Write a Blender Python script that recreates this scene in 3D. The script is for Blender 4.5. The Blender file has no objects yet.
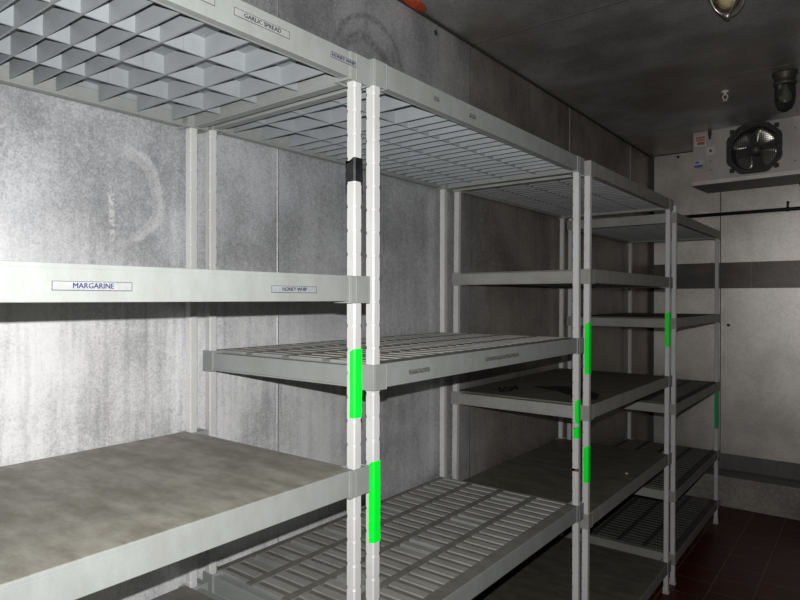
import bpy, bmesh, math, random
from mathutils import Vector, Matrix
random.seed(7)
C = bpy.context.scene.collection
ZO = 0.215                      # floor level offset (measured heights are relative to z = -0.215)
D = 0.61                        # shelving depth
W = 0.0236                      # post width

# ------------------------------------------------------------------ materials
def mat(name):
    m = bpy.data.materials.new(name); m.use_nodes = True
    nt = m.node_tree; return m, nt, nt.nodes['Principled BSDF']
def N(nt, t, **kw):
    n = nt.nodes.new(t)
    for k, v in kw.items():
        if k in n.inputs: n.inputs[k].default_value = v
        else: setattr(n, k, v)
    return n
def math_(nt, op, a, b=None, clamp=False):
    n = nt.nodes.new('ShaderNodeMath'); n.operation = op; n.use_clamp = clamp
    for i, x in enumerate((a, b)):
        if x is None: continue
        if isinstance(x, (int, float)): n.inputs[i].default_value = x
        else: nt.links.new(x, n.inputs[i])
    return n.outputs[0]
def smooth(nt, v, a, b, lo=0.0, hi=1.0):
    n = nt.nodes.new('ShaderNodeMapRange'); n.interpolation_type = 'SMOOTHSTEP'
    nt.links.new(v, n.inputs['Value'])
    for k, x in zip(('From Min', 'From Max', 'To Min', 'To Max'), (a, b, lo, hi)): n.inputs[k].default_value = x
    return n.outputs['Result']
def mixc(nt, f, a, b):
    n = nt.nodes.new('ShaderNodeMix'); n.data_type = 'RGBA'
    for s, x in ((n.inputs[0], f), (n.inputs[6], a), (n.inputs[7], b)):
        if isinstance(x, (int, float)): s.default_value = x
        elif isinstance(x, tuple): s.default_value = (*x, 1) if len(x) == 3 else x
        else: nt.links.new(x, s)
    return n.outputs[2]
def noise(nt, vec, scale, detail=5, rough=.6):
    n = N(nt, 'ShaderNodeTexNoise'); n.inputs['Scale'].default_value = scale
    n.inputs['Detail'].default_value = detail; n.inputs['Roughness'].default_value = rough
    nt.links.new(vec, n.inputs['Vector']); return n.outputs['Fac']
def mapped(nt, sc=(1, 1, 1), src='Object'):
    if src == 'Position':
        o = N(nt, 'ShaderNodeNewGeometry').outputs['Position']
    else:
        o = N(nt, 'ShaderNodeTexCoord').outputs[src]
    mp = N(nt, 'ShaderNodeMapping'); mp.inputs['Scale'].default_value = sc
    nt.links.new(o, mp.inputs['Vector']); return mp.outputs['Vector']
def plain(name, col, rough=.5, metal=0.0, spec=.5, var=0.0, scale=12):
    m, nt, b = mat(name)
    b.inputs['Roughness'].default_value = rough; b.inputs['Metallic'].default_value = metal
    b.inputs['Specular IOR Level'].default_value = spec
    if var:
        f = noise(nt, mapped(nt), scale)
        c = mixc(nt, smooth(nt, f, .3, .7), tuple(max(0, x*(1-var)) for x in col), tuple(min(1, x*(1+var)) for x in col))
        nt.links.new(c, b.inputs['Base Color'])
    else: b.inputs['Base Color'].default_value = (*col, 1)
    return m
def speckle_plastic(name, col, dirt, amount, rough, fine=0.06):
    m, nt, b = mat(name)
    v = mapped(nt, src='Position')
    f1 = smooth(nt, noise(nt, v, 900, 2, .5), .35, .65)
    c = mixc(nt, f1, tuple(x*(1-fine) for x in col), tuple(min(1, x*(1+fine)) for x in col))
    big = noise(nt, mapped(nt, (3, 9, 3), 'Position'), 2.2, 8, .68)
    med = noise(nt, v, 17, 6, .7)
    d = math_(nt, 'MULTIPLY', smooth(nt, math_(nt, 'ADD', math_(nt, 'MULTIPLY', big, .65), math_(nt, 'MULTIPLY', med, .35)), .32, .66), amount)
    c = mixc(nt, d, c, dirt)
    nt.links.new(c, b.inputs['Base Color'])
    b.inputs['Roughness'].default_value = rough
    b.inputs['Specular IOR Level'].default_value = .4
    bp = N(nt, 'ShaderNodeBump'); bp.inputs['Strength'].default_value = .08; bp.inputs['Distance'].default_value = .002
    nt.links.new(med, bp.inputs['Height']); nt.links.new(bp.outputs[0], b.inputs['Normal'])
    return m
M_post = speckle_plastic('post_plastic', (.56, .57, .57), (.40, .38, .34), .35, .30, .03)
M_frame = speckle_plastic('frame_plastic', (.28, .298, .29), (.205, .212, .19), .55, .45)
M_frame_d = speckle_plastic('frame_plastic_far', (.30, .305, .29), (.20, .195, .17), .7, .5)  # frame plastic variant for the two far units
M_clean = speckle_plastic('plate_plastic_clean', (.285, .305, .32), (.20, .215, .22), .5, .45)
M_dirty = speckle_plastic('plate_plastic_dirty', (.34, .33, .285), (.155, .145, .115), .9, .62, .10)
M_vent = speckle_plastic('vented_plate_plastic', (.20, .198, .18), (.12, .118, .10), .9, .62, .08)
M_under = speckle_plastic('underside_dim', (.20, .21, .21), (.12, .12, .115), .6, .55)  # plate plastic darkened for the far units, flash falloff put into the colour
M_slat_d = speckle_plastic('slat_plastic_dark', (.105, .105, .095), (.06, .06, .05), .7, .6, .08)  # darker slat plastic for the farthest unit
M_vent_d = speckle_plastic('vented_plastic_dark', (.075, .075, .066), (.04, .04, .035), .8, .62, .08)  # darker vented plastic for the farthest unit
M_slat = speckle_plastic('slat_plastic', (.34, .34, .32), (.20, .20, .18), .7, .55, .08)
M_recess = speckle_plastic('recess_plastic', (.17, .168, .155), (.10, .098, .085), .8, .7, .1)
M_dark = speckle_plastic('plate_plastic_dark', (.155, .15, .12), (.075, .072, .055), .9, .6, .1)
M_green = plain('green_tape', (.0, .90, .035), .45, 0, .4)
M_green_d = plain('green_tape_dim', (.01, .34, .10), .5, 0, .4)  # tape green darkened to stand for grazing light on the farthest post
M_black = plain('black_tape', (.015, .015, .016), .35, 0, .5, .4, 60)
M_label = plain('label_strip', (.25, .265, .28), .4, 0, .4, .1, 80)
M_labelw = plain('label_strip_pale', (.275, .285, .275), .4, 0, .4, .08, 60)
M_ink = plain('label_ink', (.03, .03, .05), .5)
M_inkb = plain('label_ink_violet', (.03, .028, .10), .5)
M_smudge = plain('label_residue', (.13, .13, .12), .7, 0, .3, .55, 120)
M_foot = plain('foot_plastic', (.45, .46, .46), .5, 0, .4, .1, 40)
M_rust = plain('rust_stain', (.16, .05, .02), .8)

def wall_metal(name, base, stain=False, rough=.46, metallic=.8, streak=(14, 14, 1.1), mott=.35, warm=None):
    m, nt, b = mat(name)
    v = mapped(nt, src='Position'); vs = mapped(nt, streak, 'Position')
    n1 = noise(nt, v, 3.0, 7, .58); n2 = noise(nt, vs, 2.2, 6, .65); n3 = noise(nt, v, 55, 4, .7); n4 = noise(nt, v, 190, 3, .6)
    f = math_(nt, 'ADD', math_(nt, 'MULTIPLY', n1, .42), math_(nt, 'MULTIPLY', n2, .12))
    f = math_(nt, 'ADD', f, math_(nt, 'MULTIPLY', n3, .18)); f = math_(nt, 'ADD', f, math_(nt, 'MULTIPLY', n4, .28))
    k = smooth(nt, f, .34, .66)
    k = smooth(nt, f, .37, .63)
    c = mixc(nt, k, tuple(x*(1-mott) for x in base), tuple(min(1, x*(1+mott)) for x in base))
    if warm:
        c = mixc(nt, math_(nt, 'MULTIPLY', smooth(nt, noise(nt, v, 1.3, 4), .45, .65), .6), c, warm)
    r = math_(nt, 'ADD', math_(nt, 'MULTIPLY', n1, .22), rough - .11)
    mt = metallic
    if stain:
        sp = N(nt, 'ShaderNodeSeparateXYZ'); nt.links.new(N(nt, 'ShaderNodeNewGeometry').outputs['Position'], sp.inputs[0])
        Y, Z = sp.outputs[1], sp.outputs[2]
        wob = math_(nt, 'MULTIPLY', math_(nt, 'SUBTRACT', noise(nt, v, 9, 3), .5), .05)
        def dist(cy, cz, sy=1.0):
            dy = math_(nt, 'MULTIPLY', math_(nt, 'SUBTRACT', Y, cy), sy); dz = math_(nt, 'SUBTRACT', Z, cz)
            return math_(nt, 'ADD', math_(nt, 'SQRT', math_(nt, 'ADD', math_(nt, 'MULTIPLY', dy, dy), math_(nt, 'MULTIPLY', dz, dz))), wob)
        def ring(cy, cz, r_, w, side=None, sy=1.0):
            a = math_(nt, 'ABSOLUTE', math_(nt, 'SUBTRACT', dist(cy, cz, sy), r_))
            s = smooth(nt, a, w*.25, w, 1, 0)
            if side == 'right': s = math_(nt, 'MULTIPLY', s, smooth(nt, Y, cy, cy+r_*.5))
            if side == 'top': s = math_(nt, 'MULTIPLY', s, smooth(nt, Z, cz, cz+r_*.4))
            return s
        # pale wiped ring, pale scratch, dark wiped swirls, low residue whitened for flash brightness
        pale = math_(nt, 'MULTIPLY', ring(.775, 1.59+ZO, .125, .016, 'right'), .7)
        pale = math_(nt, 'ADD', pale, math_(nt, 'MULTIPLY', ring(.775, 1.59+ZO, .108, .008, 'right'), .4))
        scr = math_(nt, 'MULTIPLY', smooth(nt, math_(nt, 'ABSOLUTE', math_(nt, 'ADD', math_(nt, 'SUBTRACT', Y, .765), math_(nt, 'MULTIPLY', wob, .35))), .002, .010, 1, 0),
                    smooth(nt, math_(nt, 'ABSOLUTE', math_(nt, 'SUBTRACT', Z, 1.535+ZO)), .05, .075, 1, 0))
        scr = math_(nt, 'MULTIPLY', scr, smooth(nt, n3, .38, .55))
        pale = math_(nt, 'ADD', pale, scr, True)
        c = mixc(nt, math_(nt, 'MULTIPLY', pale, smooth(nt, n4, .3, .6, .45, .9)), c, (.93, .93, .93))
        dk = ring(1.75, 2.17+ZO, .20, .018, 'top'); dk = math_(nt, 'ADD', dk, ring(1.72, 2.13+ZO, .155, .03, 'top'))
        dk = math_(nt, 'ADD', dk, ring(1.86, 2.11+ZO, .10, .02, 'top'), True)
        dk = math_(nt, 'MULTIPLY', math_(nt, 'MULTIPLY', dk, smooth(nt, n3, .36, .62)), .55)
        c = mixc(nt, dk, c, (.10, .10, .11))
        # dried residue and run marks, whitened further to stand in for flash brightness
        lit_residue = math_(nt, 'MULTIPLY', smooth(nt, math_(nt, 'ADD', math_(nt, 'ADD', Z, math_(nt, 'MULTIPLY', smooth(nt, Y, .3, .95), .32)), math_(nt, 'MULTIPLY', math_(nt, 'SUBTRACT', n1, .5), .9)), 1.74, 1.98, 1, 0), smooth(nt, Y, 1.0, 2.4, 1, .15))
        lit_residue = math_(nt, 'MULTIPLY', lit_residue, smooth(nt, f, .32, .60, .35, 1.0))
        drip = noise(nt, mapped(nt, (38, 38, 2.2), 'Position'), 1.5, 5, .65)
        lit_residue = math_(nt, 'MULTIPLY', lit_residue, smooth(nt, drip, .34, .56, .62, 1.0))
        c = mixc(nt, lit_residue, c, (.88, .88, .89))
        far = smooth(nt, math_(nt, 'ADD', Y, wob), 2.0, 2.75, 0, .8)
        c = mixc(nt, far, c, mixc(nt, k, (.13, .112, .092), (.36, .30, .245)))  # base colour browner and darker towards the far end
        mt = math_(nt, 'SUBTRACT', metallic, math_(nt, 'MULTIPLY', lit_residue, .25))
        nt.links.new(mt, b.inputs['Metallic'])
    else: b.inputs['Metallic'].default_value = mt
    nt.links.new(c, b.inputs['Base Color']); nt.links.new(r, b.inputs['Roughness'])
    bp = N(nt, 'ShaderNodeBump'); bp.inputs['Strength'].default_value = .12; bp.inputs['Distance'].default_value = .004
    nt.links.new(n3, bp.inputs['Height']); nt.links.new(bp.outputs[0], b.inputs['Normal'])
    return m
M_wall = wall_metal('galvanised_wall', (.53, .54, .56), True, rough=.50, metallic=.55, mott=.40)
M_back = wall_metal('galvanised_back_wall', (.56, .535, .50), rough=.42, metallic=.85, mott=.22, streak=(1.2, 1, 1.6))
M_ceil = wall_metal('galvanised_ceiling', (.50, .50, .49), rough=.48, metallic=.72, warm=(.34, .28, .22), streak=(1.5, 3, 3))
M_band = wall_metal('dark_wall_band', (.085, .078, .072), rough=.38, metallic=.85, streak=(1, 1, 14), mott=.25)
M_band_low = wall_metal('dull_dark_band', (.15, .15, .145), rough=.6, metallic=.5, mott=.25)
M_curb = wall_metal('dirty_curb', (.30, .28, .25), rough=.6, metallic=.35, mott=.55, streak=(1, 1, 10))
M_ledge = wall_metal('ledge_top', (.24, .235, .22), rough=.6, metallic=.4, mott=.3)
M_seam = plain('seam_bead', (.72, .72, .72), .35, .85)
M_dull = plain('dull_seam', (.16, .15, .14), .5, .6)
M_dkseam = plain('dark_seam', (.05, .045, .04), .6)
def floor_tiles():
    m, nt, b = mat('red_quarry_tile')
    br = N(nt, 'ShaderNodeTexBrick'); br.offset = 0.5; br.squash = 1
    mp = N(nt, 'ShaderNodeMapping'); mp.inputs['Location'].default_value = (.07, .03, 0); mp.inputs['Rotation'].default_value = (0, 0, math.pi/2)
    nt.links.new(N(nt, 'ShaderNodeNewGeometry').outputs['Position'], mp.inputs[0]); nt.links.new(mp.outputs[0], br.inputs['Vector'])
    for k, x in (('Scale', 1.0), ('Mortar Size', .004), ('Brick Width', .20), ('Row Height', .20), ('Mortar Smooth', .3)): br.inputs[k].default_value = x
    br.inputs['Color1'].default_value = (.085, .010, .007, 1); br.inputs['Color2'].default_value = (.050, .009, .007, 1); br.inputs['Mortar'].default_value = (.17, .09, .075, 1)
    n = noise(nt, mapped(nt, src='Position'), 9, 6)
    c = mixc(nt, math_(nt, 'MULTIPLY', smooth(nt, n, .4, .7), .5), br.outputs['Color'], (.04, .014, .010))
    nt.links.new(c, b.inputs['Base Color']); b.inputs['Roughness'].default_value = .42; b.inputs['Specular IOR Level'].default_value = .2
    bp = N(nt, 'ShaderNodeBump'); bp.inputs['Strength'].default_value = .4; bp.inputs['Distance'].default_value = .003; bp.invert = True
    nt.links.new(br.outputs['Fac'], bp.inputs['Height']); nt.links.new(bp.outputs[0], b.inputs['Normal'])
    return m
M_floor = floor_tiles()
M_evap = wall_metal('evaporator_aluminium', (.52, .50, .48), rough=.45, metallic=.6, mott=.15)
M_lip = plain('drain_pan_lip', (.75, .73, .70), .4, .6, .5, .1, 8)
M_guard = plain('guard_black', (.045, .04, .036), .5, 0, .4, .3, 30)
M_orifice = plain('orifice_dark', (.09, .08, .07), .6, .2)
M_blade = plain('blade_aluminium', (.62, .59, .54), .34, .8)
M_motor = plain('motor_grey', (.16, .15, .14), .5, .5)
M_red = plain('sticker_red', (.42, .13, .08), .6); M_white = plain('sticker_white', (.62, .60, .58), .6)
M_purple = plain('sticker_purple', (.16, .12, .32), .6); M_pink = plain('sticker_pink', (.55, .44, .43), .6)
M_pipe = plain('black_pipe', (.012, .012, .012), .55, 0, .4, .3, 30)
M_insul = plain('black_foam', (.008, .008, .009), .85, 0, .2)
M_orange = plain('orange_foam', (.42, .06, .02), .75, 0, .3, .25, 30)
M_brass = plain('tarnished_metal', (.11, .10, .08), .5, .5, .5, .25, 20)
M_steel = plain('bright_wire', (.62, .58, .50), .3, .9)
M_spr = plain('sprinkler_white', (.75, .72, .66), .4)
M_crumb = plain('yellow_crumb', (.45, .34, .12), .8)
M_film = plain('black_film', (.006, .006, .006), .55, 0, .3)
def glass(name, tint, rough=.06, alpha=.35):
    m, nt, b = mat(name)
    b.inputs['Base Color'].default_value = (*tint, 1); b.inputs['Roughness'].default_value = rough
    b.inputs['Transmission Weight'].default_value = .9; b.inputs['IOR'].default_value = 1.25
    return m
M_glass = glass('amber_jar_glass', (.62, .54, .34))
M_glassd = glass('smoky_jar_glass', (.16, .18, .17), .1)
M_bulb = plain('bulb_white', (.8, .74, .6), .25)

# ------------------------------------------------------------------ mesh helper
class MB:
    def __init__(s): s.v = []; s.f = []; s.mi = []; s.cur = 0
    def add(s, vs, fs):
        o = len(s.v); s.v += [tuple(p) for p in vs]; s.f += [tuple(i+o for i in f) for f in fs]; s.mi += [s.cur]*len(fs); return s
    def box(s, x0, x1, y0, y1, z0, z1):
        return s.add([(x, y, z) for z in (z0, z1) for y in (y0, y1) for x in (x0, x1)],
                     [(0, 2, 3, 1), (4, 5, 7, 6), (0, 1, 5, 4), (2, 6, 7, 3), (0, 4, 6, 2), (1, 3, 7, 5)])
    def rings(s, rs, cap=True, closed=True):
        n = len(rs[0]); vs = [p for r in rs for p in r]; fs = []
        for k in range(len(rs)-1):
            for i in range(n if closed else n-1):
                j = (i+1) % n; fs.append((k*n+i, k*n+j, (k+1)*n+j, (k+1)*n+i))
        if cap: fs += [tuple(reversed(range(n))), tuple(range((len(rs)-1)*n, len(rs)*n))]
        return s.add(vs, fs)
    def tube(s, pts, r, n=10, cap=True):
        pts = [Vector(p) for p in pts]; rs = []
        rr = r if isinstance(r, (list, tuple)) else [r]*len(pts)
        up = None
        for i, p in enumerate(pts):
            t = (pts[min(i+1, len(pts)-1)] - pts[max(i-1, 0)]).normalized()
            if up is None:
                up = Vector((0, 0, 1)) if abs(t.z) < .9 else Vector((1, 0, 0))
            a = t.cross(up).normalized(); b2 = a.cross(t).normalized(); up = b2
            rs.append([p + a*math.cos(q)*rr[i] + b2*math.sin(q)*rr[i] for q in [2*math.pi*k/n for k in range(n)]])
        return s.rings(rs, cap)
    def lathe(s, prof, c=(0, 0, 0), n=24, axis='z'):
        rs = []
        for r, h in prof:
            ring = []
            for k in range(n):
                a = 2*math.pi*k/n; x, y = r*math.cos(a), r*math.sin(a)
                p = (x, y, h) if axis == 'z' else (x, -h, y)
                ring.append((p[0]+c[0], p[1]+c[1], p[2]+c[2]))
            rs.append(ring)
        return s.rings(rs, True)
    def mesh(s, name, mats, smooth_=False):
        me = bpy.data.meshes.new(name); me.from_pydata(s.v, [], s.f)
        for m in (mats if isinstance(mats, (list, tuple)) else [mats]): me.materials.append(m)
        me.polygons.foreach_set('material_index', s.mi)
        bm = bmesh.new(); bm.from_mesh(me); bmesh.ops.recalc_face_normals(bm, faces=bm.faces); bm.to_mesh(me); bm.free()
        if smooth_: me.polygons.foreach_set('use_smooth', [True]*len(me.polygons))
        me.update(); return me
def obj(name, me, parent=None, loc=(0, 0, 0), bevel=0):
    o = bpy.data.objects.new(name, me); C.objects.link(o); o.location = loc
    if parent: o.parent = parent
    if bevel:
        b = o.modifiers.new('bevel', 'BEVEL'); b.width = bevel; b.segments = 2; b.limit_method = 'ANGLE'; b.harden_normals = False
    return o
def struct(name, me, loc=(0, 0, 0), bevel=0):
    o = obj(name, me, None, loc, bevel); o['kind'] = 'structure'; return o
def thing(name, label, cat, loc, group=None):
    o = bpy.data.objects.new(name, None); C.objects.link(o); o.location = loc; o.empty_display_size = .1
    o['label'] = label; o['category'] = cat
    if group: o['group'] = group
    return o
def tag(o, label, cat, group=None):
    o['label'] = label; o['category'] = cat
    if group: o['group'] = group
    return o
def text_geo(body, size, width=None):
    cu = bpy.data.curves.new('t', 'FONT'); cu.body = body; cu.size = size; cu.align_x = 'CENTER'; cu.align_y = 'CENTER'; cu.extrude = .0002; cu.resolution_u = 2
    o = bpy.data.objects.new('t', cu); C.objects.link(o)
    bpy.context.view_layer.update()
    me = bpy.data.meshes.new_from_object(o.evaluated_get(bpy.context.evaluated_depsgraph_get()))
    vs = [tuple(v.co) for v in me.vertices]; fs = [tuple(p.vertices) for p in me.polygons]
    bpy.data.objects.remove(o); bpy.data.curves.remove(cu); bpy.data.meshes.remove(me)
    if width and vs:
        x0 = min(v[0] for v in vs); x1 = max(v[0] for v in vs); k = width/(x1-x0); cx = (x0+x1)/2
        vs = [((v[0]-cx)*k, v[1], v[2]) for v in vs]
    return vs, fs

# ------------------------------------------------------------------ room
XL, YB, ZC, XR, YF = -0.02, 5.32, 2.507+ZO, 2.55, -1.3
T = .12
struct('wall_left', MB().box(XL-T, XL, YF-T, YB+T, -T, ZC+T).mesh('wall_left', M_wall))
struct('wall_back', MB().box(XL, XR, YB, YB+T, -T, ZC+T).mesh('wall_back', M_back))
struct('wall_right', MB().box(XR, XR+T, YF-T, YB+T, -T, ZC+T).mesh('wall_right', M_back))
struct('wall_front', MB().box(XL, XR, YF-T, YF, -T, ZC+T).mesh('wall_front', M_back))
struct('floor', MB().box(XL, XR, YF, YB, -T, 0).mesh('floor', M_floor))
struct('ceiling', MB().box(XL, XR, YF, YB, ZC, ZC+T).mesh('ceiling', M_ceil))
trim_i = [0]
def trim(x0, x1, y0, y1, z0, z1, m, bevel=0):
    trim_i[0] += 1
    return struct('trim_%d' % trim_i[0], MB().box(x0, x1, y0, y1, z0, z1).mesh('trim', m), bevel=bevel)
for y in (.11, 1.297, 2.45, 3.62, 4.79):
    trim(XL, XL+.0015, y-.0022, y+.0022, .0, ZC, M_dull if y == 2.45 else M_seam)
for y in (1.30, 2.47, 3.65):
    trim(XL, XR, y-.003, y+.003, ZC-.0015, ZC, M_dull if y > 2 else M_dkseam)
for x in (.506, 1.70): trim(x-.003, x+.003, YB-.0015, YB, .13+ZO, ZC, M_dkseam)
trim(XL, XL+.030, YB-.012, YB, .13+ZO, ZC, M_dkseam)                       # dark corner joint
trim(XL, XL+.010, YF, YB-.012, ZC-.010, ZC, M_dkseam)                      # joint along ceiling
trim(XL+.030, XR, YB-.006, YB, ZC-.006, ZC, M_dkseam)
trim(XL+.030, XR, YB-.006, YB, 1.409+ZO, 1.609+ZO, M_band)                 # dark flat band across back wall
trim(.715, .721, YB-.0075, YB-.006, 1.409+ZO, 1.609+ZO, M_dull)
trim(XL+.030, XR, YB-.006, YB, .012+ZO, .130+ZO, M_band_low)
trim(XL, XR, 5.085, YB, 0, .009+ZO, M_curb, .006)
trim(XL, XR, 5.086, YB, .009+ZO, .012+ZO, M_ledge)                          # low curb at the foot of back wall

# ------------------------------------------------------------------ shelving
def post_mesh(z0, z1, k, zmid):
    """square post with chamfered corners and small index notches down every corner; k = lean in Y per metre"""
    b = MB(); w = W; rs = []
    def ring(z, c, nd):
        sy = k*(z-zmid)
        q = c+nd
        pts = [(q, 0), (w-q, 0), (w, q), (w, w-q), (w-q, w), (q, w), (0, w-q), (0, q)]
        return [(x, y+sy, z) for x, y in pts]
    c = .0026
    rs.append(ring(z0, c, 0)); z = z0+.03
    while z < z1-.03:
        rs += [ring(z-.0045, c, 0), ring(z-.0025, c, .0017), ring(z+.0025, c, .0017), ring(z+.0045, c, 0)]
        z += .05
    rs.append(ring(z1, c, 0))
    return b.rings(rs).mesh('post', M_post)
def foot_mesh():
    b = MB(); e = .004
    b.box(-e, W+e, -e, W+e, 0, .006); b.box(-e*.5, W+e*.5, -e*.5, W+e*.5, .006, .035)
    return b.mesh('foot', M_foot)
FOOT = foot_mesh()
BH = .057
def bracket_mesh(sx, sy, m=None):
    """corner collar round a post: wraps it and runs along the traverse; sx, sy = inward direction"""
    b = MB(); e = .0045; end = .0045 if sy > 0 else .021
    x0, x1 = (-e, W+e); y0, y1 = (-e, W+e)
    if sy > 0: y1 += .014
    else: y0 -= .014; y1 = W+end
    if sx > 0: x1 += .012
    else: x0 -= .012
    t = e-.0004
    b.box(x0, x1, y0, y0+t, 0, BH); b.box(x0, x1, y1-t, y1, 0, BH)
    b.box(x0, x0+t, y0+t, y1-t, 0, BH); b.box(x1-t, x1, y0+t, y1-t, 0, BH)
    # webs that close the collar beside the post
    if sy > 0: b.box(x0+t, x1-t, W+.0006, y1-t, .002, BH-.002)
    else:
        b.box(x0+t, x1-t, y0+t, -.0006, .002, BH-.002); b.box(x0+t, x1-t, W+.0006, y1-t, .002, BH-.002)
        if sx < 0: b.box(x1-.0004, x1+.0012, -.0005, .0022, .0015, BH-.0015)      # moulded bead
    return b.mesh('corner_bracket', m or M_frame)
BR = {(sx, sy): bracket_mesh(sx, sy) for sx in (1, -1) for sy in (1, -1)}
BRD = {(sx, sy): bracket_mesh(sx, sy, M_frame_d) for sx in (1, -1) for sy in (1, -1)}
PX0, PX1 = .007, D-.0008
def plate_mesh(L, kind, mtop, munder, pitch, far_unit=False):
    """plate lying from y=0..L, top at z=0; ribs hang .044 below"""
    b = MB(); h = .006; rb = -.046
    ycols = [.0157, .157, .2985, .440, .5815]
    n = max(1, round(L/pitch)); p = L/n; g = .0003
    rnd = random.Random(int(L*1e5))
    if kind == 'solid':
        b.box(PX0, PX1, g, L-g, -h, 0)
    else:
        m = .013                                                       # band half-width between slot columns
        bands = [(PX0, ycols[0]+m)] + [(y-m, y+m) for y in ycols[1:4]] + [(ycols[4]-m, PX1)]
        for x0, x1 in bands: b.box(x0, x1, g, L-g, -h, 0)
        for i in range(4):
            x0, x1 = bands[i][1], bands[i+1][0]
            for k in range(n+1):
                yc = k*p; s = p*.27
                b.cur = 2; b.box(x0, x1, max(g, yc-s), min(L-g, yc+s), -h, .0007); b.cur = 3
                if k < n and rnd.random() > .13: b.box(x0, x1, yc+s, yc+p-s, -.0058, -.0038)
                b.cur = 0
    b.cur = 1
    for k in range(n):
        yc = (k+.5)*p if kind == 'solid' else k*p + (p*.0 if k else .004)
        if kind != 'solid' and k == 0: yc = .005
        b.box(.024, .579, yc-.0019, yc+.0019, rb, -h)
    for x in ycols[1:4]:
        b.box(x-.0019, x+.0019, g, L-g, rb+.002, -h)
    b.box(.0157-.002, .0157+.002, g, L-g, -.02, -h)
    return b.mesh('shelf_plate', [mtop, munder, M_slat_d if far_unit else M_slat, M_recess])
def label_mesh(L, H, text, tw, th, backing, ink):
    """label strip facing +X; local y along strip"""
    b = MB(); b.box(0, .0008, -L/2, L/2, -H/2, H/2)
    b.cur = 1
    if text:
        vs, fs = text_geo(text, th, tw)
        for i, dx in enumerate((-.00022, .00022)):                      # bold strokes
            b.add([(.0010+.00006*i+v[2], v[0]+dx, v[1]+dx*.5) for v in vs], fs)
    e = .0007
    for (a0, a1, c0, c1) in ((-L/2, L/2, -H/2, -H/2+e), (-L/2, L/2, H/2-e, H/2), (-L/2, -L/2+e, -H/2, H/2), (L/2-e, L/2, -H/2, H/2)):
        b.box(.0008, .0011, a0, a1, c0, c1)
    return b.mesh('label', [backing, ink])
TOPM = {'grey': M_under, 'ventd': M_vent_d, 'dirty': M_dirty, 'clean': M_clean, 'vent': M_vent, 'dark': M_dark}

def build_unit(ya, yb, shelves, ptop, label, lean=0, tapes=(), far_unit=False):
    """ya = near face of near posts, yb = near face of far posts; shelves = [(z_top, [(y0,y1,kind,mat,pitch)...], labels)]"""
    ym = (ya+yb+W)/2; zmid = 1.33+ZO
    u = thing('shelving_unit', label, 'shelving', (D/2, ym, 0), 'grey plastic shelving units along the wall')
    L = lambda x, y, z: (x-D/2, y-ym, z)
    pm = post_mesh(.006, ptop, lean, zmid)
    posts = {}
    for xi, x in (('R', 0), ('F', D-W)):
        for yi, y in (('n', ya), ('f', yb)):
            p = obj('post', pm, u, L(x, y, 0)); posts[xi+yi] = p
            obj('foot', FOOT, p, (0, lean*(-zmid), 0), .0015)
    for (which, x0, x1, y0, y1, z0, z1, m, nm, lb) in tapes:
        p = posts[which]; e = .0009; t = MB()
        # tape wraps the outward faces: bent strip on +X and -Y faces of the post, ragged ends
        nseg = max(8, int((z1-z0)/.008)); rnd = random.Random(int(z0*1e4))
        pts = []
        for k in range(nseg+1):
            z = z0+(z1-z0)*k/nseg; sy = lean*(z-zmid)
            j = rnd.uniform(-.0009, .0009) if 0 < k < nseg else 0
            xa = W*x0 + j; yb_ = W*x1 + j
            sl = (1-x0)*.012 if k == nseg else ((1-x0)*.006 if k == 0 else 0)
            pts.append([(xa, -e+sy, z-sl*(k == nseg)), (W-.0026, -e+sy, z), (W+e*.6, .0024+sy, z), (W+e, yb_+sy, z),
                        (W-.0004, yb_+sy, z), (W-.0008, .0030+sy, z), (W-.003, .0004+sy, z), (xa, .0004+sy, z-sl*(k == nseg))])
        t.rings(pts)
        o = obj(nm, t.mesh(nm, m), p)
        if lb: o['label'] = lb
    for zt, plates, labels in shelves:
        s = lean*(zt-zmid); zb = zt-BH
        f = MB(); e = .002
        y0, y1 = ya+W+.002, yb-.002
        for x0, x1, ix in ((D-.016, D+e, D-.020), (-.001, .015, .015)):
            f.box(x0, x1, y0, y1, zb+.004, zt-.0065)
        f.box(D-.0006, D+e, y0, y1, zt-.008, zt-.0002)
        f.box(D-.022, D-.016, y0, y1, zb+.004, zb+.012); f.box(.015, .022, y0, y1, zb+.004, zb+.010)
        for yc, sg in ((ya+W/2, 1), (yb+W/2, -1)):
            f.box(W+.002, D-W-.002, yc-.0105, yc+.0105, zb+.005, zt-.0065)
            f.box(W+.002, D-W-.002, yc-.0125, yc+.0125, zb+.003, zb+.008)
        fr = obj('shelf', f.mesh('shelf_frame', M_frame_d if far_unit else M_frame), u, L(0, s, 0), .0022)
        for x, sx in ((0, 1), (D-W, -1)):
            for y, sy in ((ya, 1), (yb, -1)):
                obj('corner_bracket', (BRD if far_unit else BR)[(sx, sy)], fr, (x, y, zb), .0015)
        for (p0, p1, kind, mk, pitch) in plates:
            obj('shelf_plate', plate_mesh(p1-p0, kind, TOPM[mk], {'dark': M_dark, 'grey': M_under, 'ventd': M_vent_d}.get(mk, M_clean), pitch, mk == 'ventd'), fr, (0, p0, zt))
        for (yc, zc, Ln, H, text, tw, th, bk, ik, lb) in labels:
            o = obj('label', label_mesh(Ln, H, text, tw, th, bk, ik), fr, (D+.0047, yc, zc))
            if lb: o['label'] = lb
    for o in u.children:
        if o.name.startswith('shelf'): 
            o.location = Vector(o.location)
            for ch in o.children: pass
    # frames are laid out in world x/y: shift them to the unit's origin
    return u
def even(y0, y1, n, kind, mk, pitch=.05):
    st = (y1-y0)/n; return [(y0+i*st, y0+(i+1)*st, kind, mk, pitch) for i in range(n)]
Z = lambda z: z+ZO
A0, A1, A2, B2, B3, C3, C4, D4 = -.20, .9561, 1.0174, 2.1727, 2.2787, 3.4186, 3.5437, 4.6786
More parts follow.
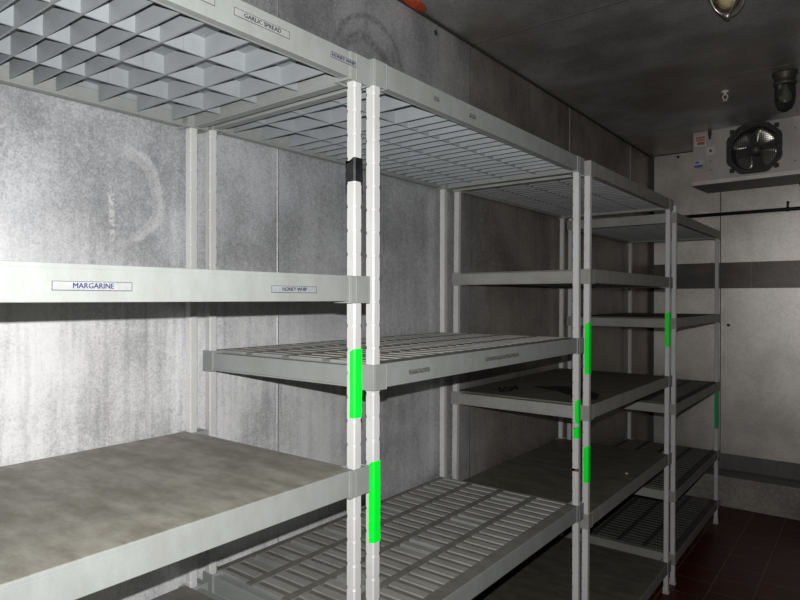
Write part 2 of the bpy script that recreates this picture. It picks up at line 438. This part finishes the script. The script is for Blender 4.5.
q = .011                                         # plates run over the side rails to near the unit ends
def rng(a, b): return a+.0005, b+W-.0005
# unit 1
a, b_ = rng(A0, A1)
# plates must clear the posts: end plates stop at the posts' inner faces, side-rail caps fill between
def span(a, b): return a+W+.0035, b-.0035
s0, s1 = span(A0, A1)
mg = (.414, Z(1.345), .110, .0125, 'MARGARINE', .056, .0105, M_labelw, M_inkb, 'pale label strip reading MARGARINE')
hw = (.785, Z(1.345), .112, .0125, 'HONEY WHIP', .060, .0098, M_label, M_ink, 'grey label strip reading HONEY WHIP')
gs = (.710, Z(1.811), .124, .0135, 'GARLIC SPREAD', .082, .0105, M_labelw, M_ink, 'label strip reading GARLIC SPREAD')
hw2 = (.917, Z(1.812), .075, .012, 'HONEY WHIP', .068, .0098, M_label, M_ink, 'worn label strip reading HONEY WHIP')
old = (.555, Z(1.811), .110, .013, '', 0, 0, M_labelw, M_ink, 'blank label strip')
zt1, zt2, zt3, zt4 = Z(1.782)+.055, Z(1.7904)+.055, Z(1.7972)+.055, Z(1.7412)+.055
u1 = build_unit(A0, A1, [
    (zt1, [(s0, .10, 'slot', 'clean', .05), (.10, .385, 'slot', 'clean', .05), (.385, .665, 'slot', 'clean', .05), (.665, s1, 'solid', 'clean', .1)], [old, gs, hw2]),
    (Z(1.3756), even(s0, s1, 1, 'solid', 'clean', .1), [mg, hw]),
    (Z(.9723), even(s0, s1, 1, 'solid', 'dirty', .1), []),
    (Z(.560), even(s0, s1, 4, 'solid', 'vent', .1), [])], zt1,
    'nearest grey plastic shelving unit, MARGARINE label on its shelf edge, black tape on a post',
    tapes=[('Ff', -.04, 1.04, 0, 0, Z(1.573), Z(1.623), M_black, 'black_tape', 'black electrical tape wrapped round the post'),
           ('Ff', .45, .98, 0, 0, Z(1.078), Z(1.223), M_green, 'green_tape', 'bright green tape strip')])
s0, s1 = span(A2, B2)
sm = lambda y, z, L: (y, Z(z), L, .010, '', 0, 0, M_smudge, M_smudge, 'dark worn label residue')
u2 = build_unit(A2, B2, [
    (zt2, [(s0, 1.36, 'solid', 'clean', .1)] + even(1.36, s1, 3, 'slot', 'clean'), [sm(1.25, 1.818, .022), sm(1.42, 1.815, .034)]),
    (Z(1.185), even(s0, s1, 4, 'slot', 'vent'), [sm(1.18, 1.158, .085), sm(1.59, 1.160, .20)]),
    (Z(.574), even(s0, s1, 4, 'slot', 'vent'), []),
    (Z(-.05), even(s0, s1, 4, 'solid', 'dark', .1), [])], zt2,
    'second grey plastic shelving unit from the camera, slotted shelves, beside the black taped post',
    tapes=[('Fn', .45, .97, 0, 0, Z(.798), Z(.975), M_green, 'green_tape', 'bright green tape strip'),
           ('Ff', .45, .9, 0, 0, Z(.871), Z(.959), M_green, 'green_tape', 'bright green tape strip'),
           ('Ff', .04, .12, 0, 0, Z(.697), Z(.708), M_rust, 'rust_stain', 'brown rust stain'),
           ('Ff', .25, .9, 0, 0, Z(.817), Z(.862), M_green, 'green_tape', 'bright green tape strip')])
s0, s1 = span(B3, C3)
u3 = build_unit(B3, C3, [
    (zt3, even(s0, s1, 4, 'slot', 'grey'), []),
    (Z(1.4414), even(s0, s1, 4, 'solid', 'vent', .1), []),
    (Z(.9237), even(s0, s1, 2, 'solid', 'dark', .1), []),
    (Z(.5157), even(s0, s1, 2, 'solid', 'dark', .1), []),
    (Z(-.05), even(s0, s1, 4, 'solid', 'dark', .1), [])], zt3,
    'third grey plastic shelving unit from the camera, solid shelves, one holding black plastic scraps', lean=.014, far_unit=True,
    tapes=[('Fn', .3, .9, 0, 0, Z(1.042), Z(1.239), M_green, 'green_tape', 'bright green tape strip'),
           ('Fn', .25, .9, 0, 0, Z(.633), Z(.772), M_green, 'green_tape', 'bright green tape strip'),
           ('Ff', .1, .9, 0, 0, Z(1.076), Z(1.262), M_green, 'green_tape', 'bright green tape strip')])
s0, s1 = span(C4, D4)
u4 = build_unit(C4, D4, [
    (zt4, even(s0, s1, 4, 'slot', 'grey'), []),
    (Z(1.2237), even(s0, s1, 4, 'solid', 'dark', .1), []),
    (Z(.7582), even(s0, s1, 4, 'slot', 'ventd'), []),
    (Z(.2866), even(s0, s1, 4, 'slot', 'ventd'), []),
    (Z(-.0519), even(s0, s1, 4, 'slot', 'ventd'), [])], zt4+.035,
    'farthest grey plastic shelving unit, slightly lower top, in the corner by the back wall', lean=.010, far_unit=True,
    tapes=[('Ff', .1, .9, 0, 0, Z(.438), Z(.701), M_green_d, 'green_tape', 'green tape strip, darkened for dim light')])
for u in (u1, u2, u3, u4):
    for o in u.children:
        if o.type == 'MESH' and o.data.name.startswith('shelf_frame'):
            o.location = (-D/2, o.location.y, 0)

# ------------------------------------------------------------------ scraps and crumb on the shelves
def scrap(name, pts, z, label, seed, h=.01):
    rnd = random.Random(seed); cx = sum(p[0] for p in pts)/len(pts); cy = sum(p[1] for p in pts)/len(pts)
    bm = bmesh.new(); vs = [bm.verts.new((x-cx, y-cy, 0)) for x, y in pts]; bm.faces.new(vs)
    bmesh.ops.triangulate(bm, faces=bm.faces[:]); bmesh.ops.subdivide_edges(bm, edges=bm.edges[:], cuts=3, use_grid_fill=True)
    bmesh.ops.triangulate(bm, faces=bm.faces[:])
    for v in bm.verts: v.co.z = .0025 + rnd.uniform(0, h)*(.3+.7*rnd.random())
    r = bmesh.ops.extrude_face_region(bm, geom=bm.faces[:]); 
    for g in r['geom']:
        if isinstance(g, bmesh.types.BMVert): g.co.z -= .0015
    bmesh.ops.recalc_face_normals(bm, faces=bm.faces)
    me = bpy.data.meshes.new(name); bm.to_mesh(me); bm.free(); me.materials.append(M_film)
    zmin = min(v.co.z for v in me.vertices)
    return tag(obj(name, me, None, (cx, cy, z-zmin+.0004)), label, 'scrap')
zs = Z(.9237)
scrap('plastic_scrap', [(.17, 2.345), (.20, 2.36), (.235, 2.44), (.215, 2.47), (.19, 2.42), (.165, 2.40)], zs, 'small crumpled black plastic scrap near the rear of the third unit shelf', 3, .028)
scrap('plastic_film', [(.23, 2.60), (.36, 2.55), (.55, 2.40), (.585, 2.43), (.55, 2.56), (.44, 2.68), (.33, 2.70)], zs, 'large triangular sheet of black plastic film lying on the third unit shelf', 5, .006)
cb = bmesh.new(); bmesh.ops.create_icosphere(cb, subdivisions=2, radius=.008)
for v in cb.verts: v.co *= random.uniform(.75, 1.1); v.co.z *= .6
me = bpy.data.meshes.new('crumb'); cb.to_mesh(me); cb.free(); me.materials.append(M_crumb)
tag(obj('food_crumb', me, None, (.556, 2.895, Z(.5157)-min(v.co.z for v in me.vertices)+.0003)), 'tiny yellowish crumb lying on a dark solid shelf', 'crumb')

# ------------------------------------------------------------------ evaporator on the ceiling
EX, EY = .432, 4.75; ez0, ez1 = Z(2.131), ZC
ev = thing('evaporator_cooler', 'aluminium ceiling evaporator with dark wire fan guards near the back wall', 'cooler', (EX, EY, ez0))
ev.rotation_euler = (0, 0, math.radians(-4.5))
EL, ED, EH = 1.35, .36, ez1-ez0-.001
h = MB()
fans = [(.385, .205, .165), (.985, .205, .165)]
# front sheet with two octagon openings: built as a strip mesh round each opening
def front_with_hole(mb, x0, x1, z0, z1, cx, cz, r, y=0, depth=.02, n=32):
    inner = [(cx+r*math.cos(2*math.pi*k/n), y, cz+r*math.sin(2*math.pi*k/n)) for k in range(n)]
    outer = []
    for k in range(n):
        a = 2*math.pi*k/n; dx, dz = math.cos(a), math.sin(a); t = 1e9
        if dx > 1e-6: t = min(t, (x1-cx)/dx)
        if dx < -1e-6: t = min(t, (x0-cx)/dx)
        if dz > 1e-6: t = min(t, (z1-cz)/dz)
        if dz < -1e-6: t = min(t, (z0-cz)/dz)
        outer.append((cx+dx*t, y, cz+dz*t))
    fs = [(k, (k+1) % n, n+(k+1) % n, n+k) for k in range(n)]
    mb.add(inner+outer, fs)
    back = [(p[0], y+depth, p[2]) for p in inner]
    mb.add(inner+back, [(k, n+k, n+(k+1) % n, (k+1) % n) for k in range(n)])
    for ccx, ccz in ((x0, z0), (x1, z0), (x0, z1), (x1, z1)):
        o1 = min(outer, key=lambda p: abs(p[0]-ccx)+abs(p[2]-ccz)*1.0)
        cand = sorted(outer, key=lambda p: (p[0]-ccx)**2+(p[2]-ccz)**2)[:6]
        onx = min([p for p in outer if abs(p[0]-ccx) < 1e-6], key=lambda p: abs(p[2]-ccz))
        onz = min([p for p in outer if abs(p[2]-ccz) < 1e-6], key=lambda p: abs(p[0]-ccx))
        mb.add([onx, (ccx, y, ccz), onz], [(0, 1, 2)])
front_with_hole(h, 0, .685, .022, EH, *fans[0][:2], .150)
front_with_hole(h, .685, EL, .022, EH, *fans[1][:2], .150)
h.box(0, .003, .0005, ED, .022, EH); h.box(EL-.003, EL, .0005, ED, .022, EH); h.box(.003, EL-.003, .0005, ED, EH-.003, EH); 
h.box(.003, EL-.003, ED-.003, ED, .022, EH-.003)
obj('housing', h.mesh('housing', M_evap), ev)
p_ = MB(); p_.box(-.002, EL+.002, -.008, ED+.002, 0, .004); p_.box(-.002, EL+.002, -.008, -.005, .004, .026); p_.box(-.002, EL+.002, ED-.001, ED+.002, .004, .022)
p_.box(-.002, .001-.002, -.005, ED, .004, .022)
p2 = MB(); p2.box(-.003, EL+.003, -.009, ED+.003, -.004, -.0002)
pan = obj('drain_pan', p_.mesh('drain_pan', M_lip), ev); obj('pan_underside', p2.mesh('pan_underside', M_dull), pan)
def fan(cx, cz, r):
    g = MB(); n = 8; R = r*1.04
    # octagonal frame plate (square with cut corners) with a round opening
    m = 48; inner = []; outer = []
    for k in range(m):
        a = 2*math.pi*k/m; dx, dz = math.cos(a), math.sin(a)
        rr = min(r/max(abs(dx), 1e-6), r/max(abs(dz), 1e-6), 1.50*r/max(abs(dx)+abs(dz), 1e-6))
        outer.append((cx+dx*rr, cz+dz*rr)); inner.append((cx+dx*r*.91, cz+dz*r*.91))
    v = [(x, -.018, z) for x, z in inner]+[(x, -.018, z) for x, z in outer]+[(x, -.0005, z) for x, z in inner]+[(x, -.0005, z) for x, z in outer]
    fs = []
    for k in range(m):
        j = (k+1) % m; fs += [(k, j, m+j, m+k), (2*m+k, 3*m+k, 3*m+j, 2*m+j), (k, 2*m+k, 2*m+j, j), (m+k, m+j, 3*m+j, 3*m+k)]
    g.add(v, fs)
    for sx, sz in ((-1, 1), (1, 1), (-1, -1), (1, -1)):                # fixing ears
        g.box(cx+sx*r*.80-.014, cx+sx*r*.80+.014, -.012, -.0005, cz+sz*r*.80-.014, cz+sz*r*.80+.014)
    guard = obj('fan_guard', g.mesh('fan_guard', M_guard), ev)
    wi = MB(); st = .0125; k = -int(r*.90/st)
    while k*st < r*.90:
        o = k*st; hl = math.sqrt(max(0, (r*.92)**2-o*o)); bulge = lambda t: -.020-.010*(1-(t*t)/(r*r))
        if hl > .01:
            wi.tube([(cx+o, bulge(math.hypot(o, t)), cz+t) for t in (-hl, -hl*.5, 0, hl*.5, hl)], .0011, 5)
            wi.tube([(cx+t, bulge(math.hypot(o, t))+.001, cz+o) for t in (-hl, -hl*.5, 0, hl*.5, hl)], .0011, 5)
        k += 1
    obj('guard_mesh', wi.mesh('guard_mesh', M_guard), guard)
    pass
    dd = MB(); nn = 32
    ringa = [(cx+.148*math.cos(2*math.pi*i/nn), .021, cz+.148*math.sin(2*math.pi*i/nn)) for i in range(nn)]
    ringb = [(p[0], .15, p[2]) for p in ringa]
    dd.rings([ringa, ringb], False); dd.add([(cx, .15, cz)]+ringb, [(0, 1+i, 1+(i+1) % nn) for i in range(nn)])
    obj('fan_orifice', dd.mesh('fan_orifice', M_orifice), ev)
    mo = MB(); mo.lathe([(.008, .012), (.030, .006), (.034, -.01), (.034, -.07)], (cx, .028, cz), 20, 'y')
    motor = obj('fan_motor', mo.mesh('fan_motor', M_motor, True), ev)
    for q_ in range(4):
        a0 = math.radians(52+90*q_); bl = MB(); rows = []
        for i in range(7):
            rad = .034+(.138-.034)*i/6; half = math.radians(14+20*math.sin(min(1, i/4.5)*math.pi/2)) if i < 6 else math.radians(26)
            row = []
            for t in range(6):
                u_ = -1+2*t/5; a = a0+half*u_
                row.append((cx+rad*math.cos(a), (.032-.024*u_)+.004*(1-u_*u_), cz+rad*math.sin(a)))
            rows.append(row)
        vs = [p for r_ in rows for p in r_]; vb = [(p[0], p[1]+.0016, p[2]) for p in vs]; nv = len(vs); fs = []
        for i in range(6):
            for t in range(5):
                fs.append((i*6+t, i*6+t+1, (i+1)*6+t+1, (i+1)*6+t)); fs.append((nv+i*6+t, nv+(i+1)*6+t, nv+(i+1)*6+t+1, nv+i*6+t+1))
        rim = [i for i in range(6)]+[i*6+5 for i in range(1, 7)]+[36+t for t in range(4, -1, -1)]+[i*6 for i in range(5, 0, -1)]
        for i in range(len(rim)):
            a_, b2 = rim[i], rim[(i+1) % len(rim)]; fs.append((a_, b2, nv+b2, nv+a_))
        obj('fan_blade', bl.add(vs+vb, fs).mesh('fan_blade', M_blade, True), ev)
for f_ in fans: fan(*f_)
def sticker(x, z, w, hh, m, lb, extra=None):
    s = MB(); s.box(x, x+w, -.0012, -.0003, z, z+hh); mats = [m]
    if extra:
        s.cur = 1; mats.append(extra[0])
        for (a, b2, c_, d_) in extra[1]: s.box(x+a*w, x+b2*w, -.0018, -.0012, z+c_*hh, z+d_*hh)
    o = obj('sticker', s.mesh('sticker', mats), ev); o['label'] = lb
sticker(.012, .275, .072, .075, M_white, 'warning sticker with red print', (M_red, [(.08, .92, .72, .92), (.08, .92, .50, .66), (.2, .9, .12, .42)]))
sticker(.088, .205, .055, .055, M_white, 'white square sticker with a dark dot', (M_guard, [(.36, .64, .36, .66)]))
sticker(.008, .125, .055, .050, M_white, 'white and purple sticker', (M_purple, [(.0, 1, .0, .42), (.1, .6, .62, .9)]))
sticker(.006, .026, .090, .070, M_pink, 'pale pink sticker')
sc = MB()
for x, z in ((.115, .16), (.115, .10), (.62, .30), (.62, .09)): sc.lathe([(.004, .0025), (.005, .0)], (x, -.0004, z), 10, 'y')
obj('screws', sc.mesh('screws', M_motor), ev)
br = MB(); br.box(.100, .122, -.010, -.0006, EH-.036, EH-.002); br.box(.104, .118, -.006, -.0006, EH-.06, EH-.036)
obj('hanger_bracket', br.mesh('hanger_bracket', M_guard), ev)

# insulated black drain hose under the evaporator (local coordinates)
dr2 = MB(); dr2.tube([(1.30, .20, -.050), (.96, .20, -.046), (.69, .20, -.030), (.645, .20, -.032), (.625, .20, -.036), (.613, .20, -.037)], [.033, .034, .036, .036, .030, .012], 18)
dr2.tube([(.85, .20, -.04), (.85, .20, -.0005)], .02, 12)
o = obj('drain_hose', dr2.mesh('drain_hose', M_insul, True), ev); o['label'] = 'thick black insulated hose end'

# ------------------------------------------------------------------ black pipe along the back wall
pz = Z(1.981); pp = thing('wall_pipe', 'thin black pipe running level across the back wall above the dark band', 'pipe', (1.2, 5.27, pz))
obj('pipe', MB().tube([(.0, 5.27, pz), (.8, 5.27, pz), (1.6, 5.27, pz), (XR-.01, 5.27, pz)], .0135, 12).mesh('pipe', M_pipe, True), pp, (-1.2, -5.27, -pz))
for x in (.955, 2.05):
    cl = MB(); cl.tube([(x-.008, 5.27, pz), (x+.008, 5.27, pz)], .0175, 14); cl.box(x-.007, x+.007, 5.262, 5.278, pz+.012, pz+.058); cl.box(x-.007, x+.007, 5.278, YB-.0005, pz+.046, pz+.058)
    obj('pipe_clamp', cl.mesh('pipe_clamp', M_pipe), pp, (-1.2, -5.27, -pz))

# ------------------------------------------------------------------ ceiling lights, sprinkler, foam
def jar_light(name, label, x, y, drop, jr, cage, gl):
    t = thing(name, label, 'light', (x, y, ZC))
    b = MB(); b.lathe([(jr*1.15, -.0005), (jr*1.18, -.012), (jr*1.0, -.02), (jr*1.0, -.05), (jr*1.08, -.052), (jr*1.08, -.065), (jr*.9, -.066)], n=28)
    obj('base', b.mesh('base', M_brass, True), t)
    L = drop; g = MB(); prof = [(jr*.86, -.066), (jr*.98, -.085), (jr*.98, -L*.62), (jr*.9, -L*.78), (jr*.66, -L*.92), (jr*.30, -L*.985), (.001, -L)]
    g.lathe(prof, n=28); obj('glass_jar', g.mesh('glass_jar', gl, True), t)
    bl = MB(); bl.lathe([(.012, -.067), (.013, -.085), (.022, -.105), (.027, -.125), (.022, -.145), (.008, -.153)], n=18)
    obj('bulb', bl.mesh('bulb', M_bulb, True), t)
    if cage:
        cg = MB(); R = jr*1.22; LL = L+.022
        for a in (math.radians(36), math.radians(126)):
            pts = [(R*math.cos(a)*k, R*math.sin(a)*k, z) for k, z in [(1, -.055), (1, -LL*.6)]]
            for i in range(1, 12):
                q_ = math.pi*i/12; pts.append((R*math.cos(a)*math.cos(q_), R*math.sin(a)*math.cos(q_), -LL*.6-(LL*.4)*math.sin(q_)))
            pts += [(R*math.cos(a)*k, R*math.sin(a)*k, z) for k, z in [(-1, -LL*.6), (-1, -.055)]]
            cg.tube(pts, .0028, 8)
        for zz in (-.058, -LL*.6):
            cg.tube([(R*math.cos(q_), R*math.sin(q_), zz) for q_ in [2*math.pi*i/32 for i in range(33)]], .0025, 8, False)
        cg.lathe([(.001, -LL+.004), (.010, -LL+.002), (.010, -LL-.006), (.004, -LL-.012), (.001, -LL-.012)], n=12)
        obj('wire_cage', cg.mesh('wire_cage', M_steel, True), t)
    return t
jar_light('jar_light', 'ceiling jar light with amber glass and bright wire cage, nearer the camera', 1.052, 2.42, .160, .049, True, M_glass)
jar_light('jar_light', 'dark glass jar light without a cage, hanging above the evaporator fan', 1.088, 3.77, .205, .050, False, M_glassd)
sp = thing('sprinkler_head', 'small pale sprinkler head on the dark ceiling', 'sprinkler', (.785, 3.90, ZC))
s_ = MB(); s_.lathe([(.022, -.0005), (.020, -.006), (.008, -.008), (.008, -.022), (.001, -.022)], n=16); obj('escutcheon', s_.mesh('escutcheon', M_spr, True), sp)
s_ = MB(); s_.tube([(.008, 0, -.020), (.014, 0, -.032), (.004, 0, -.050)], .0028, 8); s_.tube([(-.008, 0, -.020), (-.014, 0, -.032), (-.004, 0, -.050)], .0028, 8)
s_.lathe([(.003, -.046), (.014, -.052), (.014, -.055), (.001, -.055)], n=14); obj('deflector', s_.mesh('deflector', M_spr), sp)
fo = MB(); nn = 28; prof = []
for i, (sc_, zz) in enumerate(((1, -.0004), (.96, -.004), (.75, -.008), (.3, -.010))):
    prof.append([(max(XL+.0106, XL+.0106+(.042*math.sin(math.pi*k/(nn-1)))*sc_*(1+.08*math.sin(k*2.3))), 1.995-.072*math.cos(math.pi*k/(nn-1))*sc_, ZC+zz) for k in range(nn)])
fo.rings(prof)
fo.v = [(x-.01, y-1.985, z-ZC) for x, y, z in fo.v]
tag(obj('sealant_patch', fo.mesh('sealant_patch', M_orange, True), None, (.01, 1.985, ZC)), 'orange red sealant patch on the ceiling where it meets the wall', 'sealant')
# little dark fixing heads on the walls
def fixing(wall, p, axis):
    b = MB(); b.lathe([(.012, .0), (.012, .002), (.007, .005)] if axis == 'y' else [(.001, 0.), (.012, 0.), (.012, .003), (.006, .006)], (0, 0, 0), 14, 'y' if axis == 'y' else 'z')
    o = obj('bolt_head', b.mesh('bolt_head', M_dkseam), bpy.data.objects[wall], p); o['label'] = 'black bolt head'
    if axis == 'x': o.rotation_euler = (0, math.pi/2, 0)
fixing('wall_back', (.562, YB, Z(1.125)), 'y'); fixing('wall_back', (.195, YB, Z(2.475)), 'y'); fixing('wall_left', (XL, 2.17, Z(2.46)), 'x')

# ------------------------------------------------------------------ camera and light
cam = bpy.data.cameras.new('camera'); co = bpy.data.objects.new('camera', cam); C.objects.link(co)
cam.sensor_fit = 'HORIZONTAL'; cam.sensor_width = 36; cam.lens = 616.25/800*36; cam.clip_start = .02
co.location = (1.4698, 0, 1.3283+ZO)
co.rotation_euler = (math.pi/2-.0024, -.001, .6587)
bpy.context.scene.camera = co
# the photograph's light: the camera's flash just above the lens
fl = bpy.data.lights.new('camera_flash', 'SPOT'); fl.energy = 130; fl.shadow_soft_size = .005; fl.color = (1.0, .985, .97)
fl.spot_size = math.radians(125); fl.spot_blend = .75
fo_ = bpy.data.objects.new('camera_flash', fl); C.objects.link(fo_)
fo_.location = (1.4698, 0, 1.3283+ZO+.06); fo_.rotation_euler = co.rotation_euler
w = bpy.data.worlds.new('World'); bpy.context.scene.world = w; w.use_nodes = True
w.node_tree.nodes['Background'].inputs[0].default_value = (.5, .5, .5, 1); w.node_tree.nodes['Background'].inputs[1].default_value = .012
sc_ = bpy.context.scene
sc_.view_settings.view_transform = 'Standard'; sc_.view_settings.look = 'None'; sc_.view_settings.gamma = 1; sc_.view_settings.exposure = 0
sc_.view_settings.use_curve_mapping = False
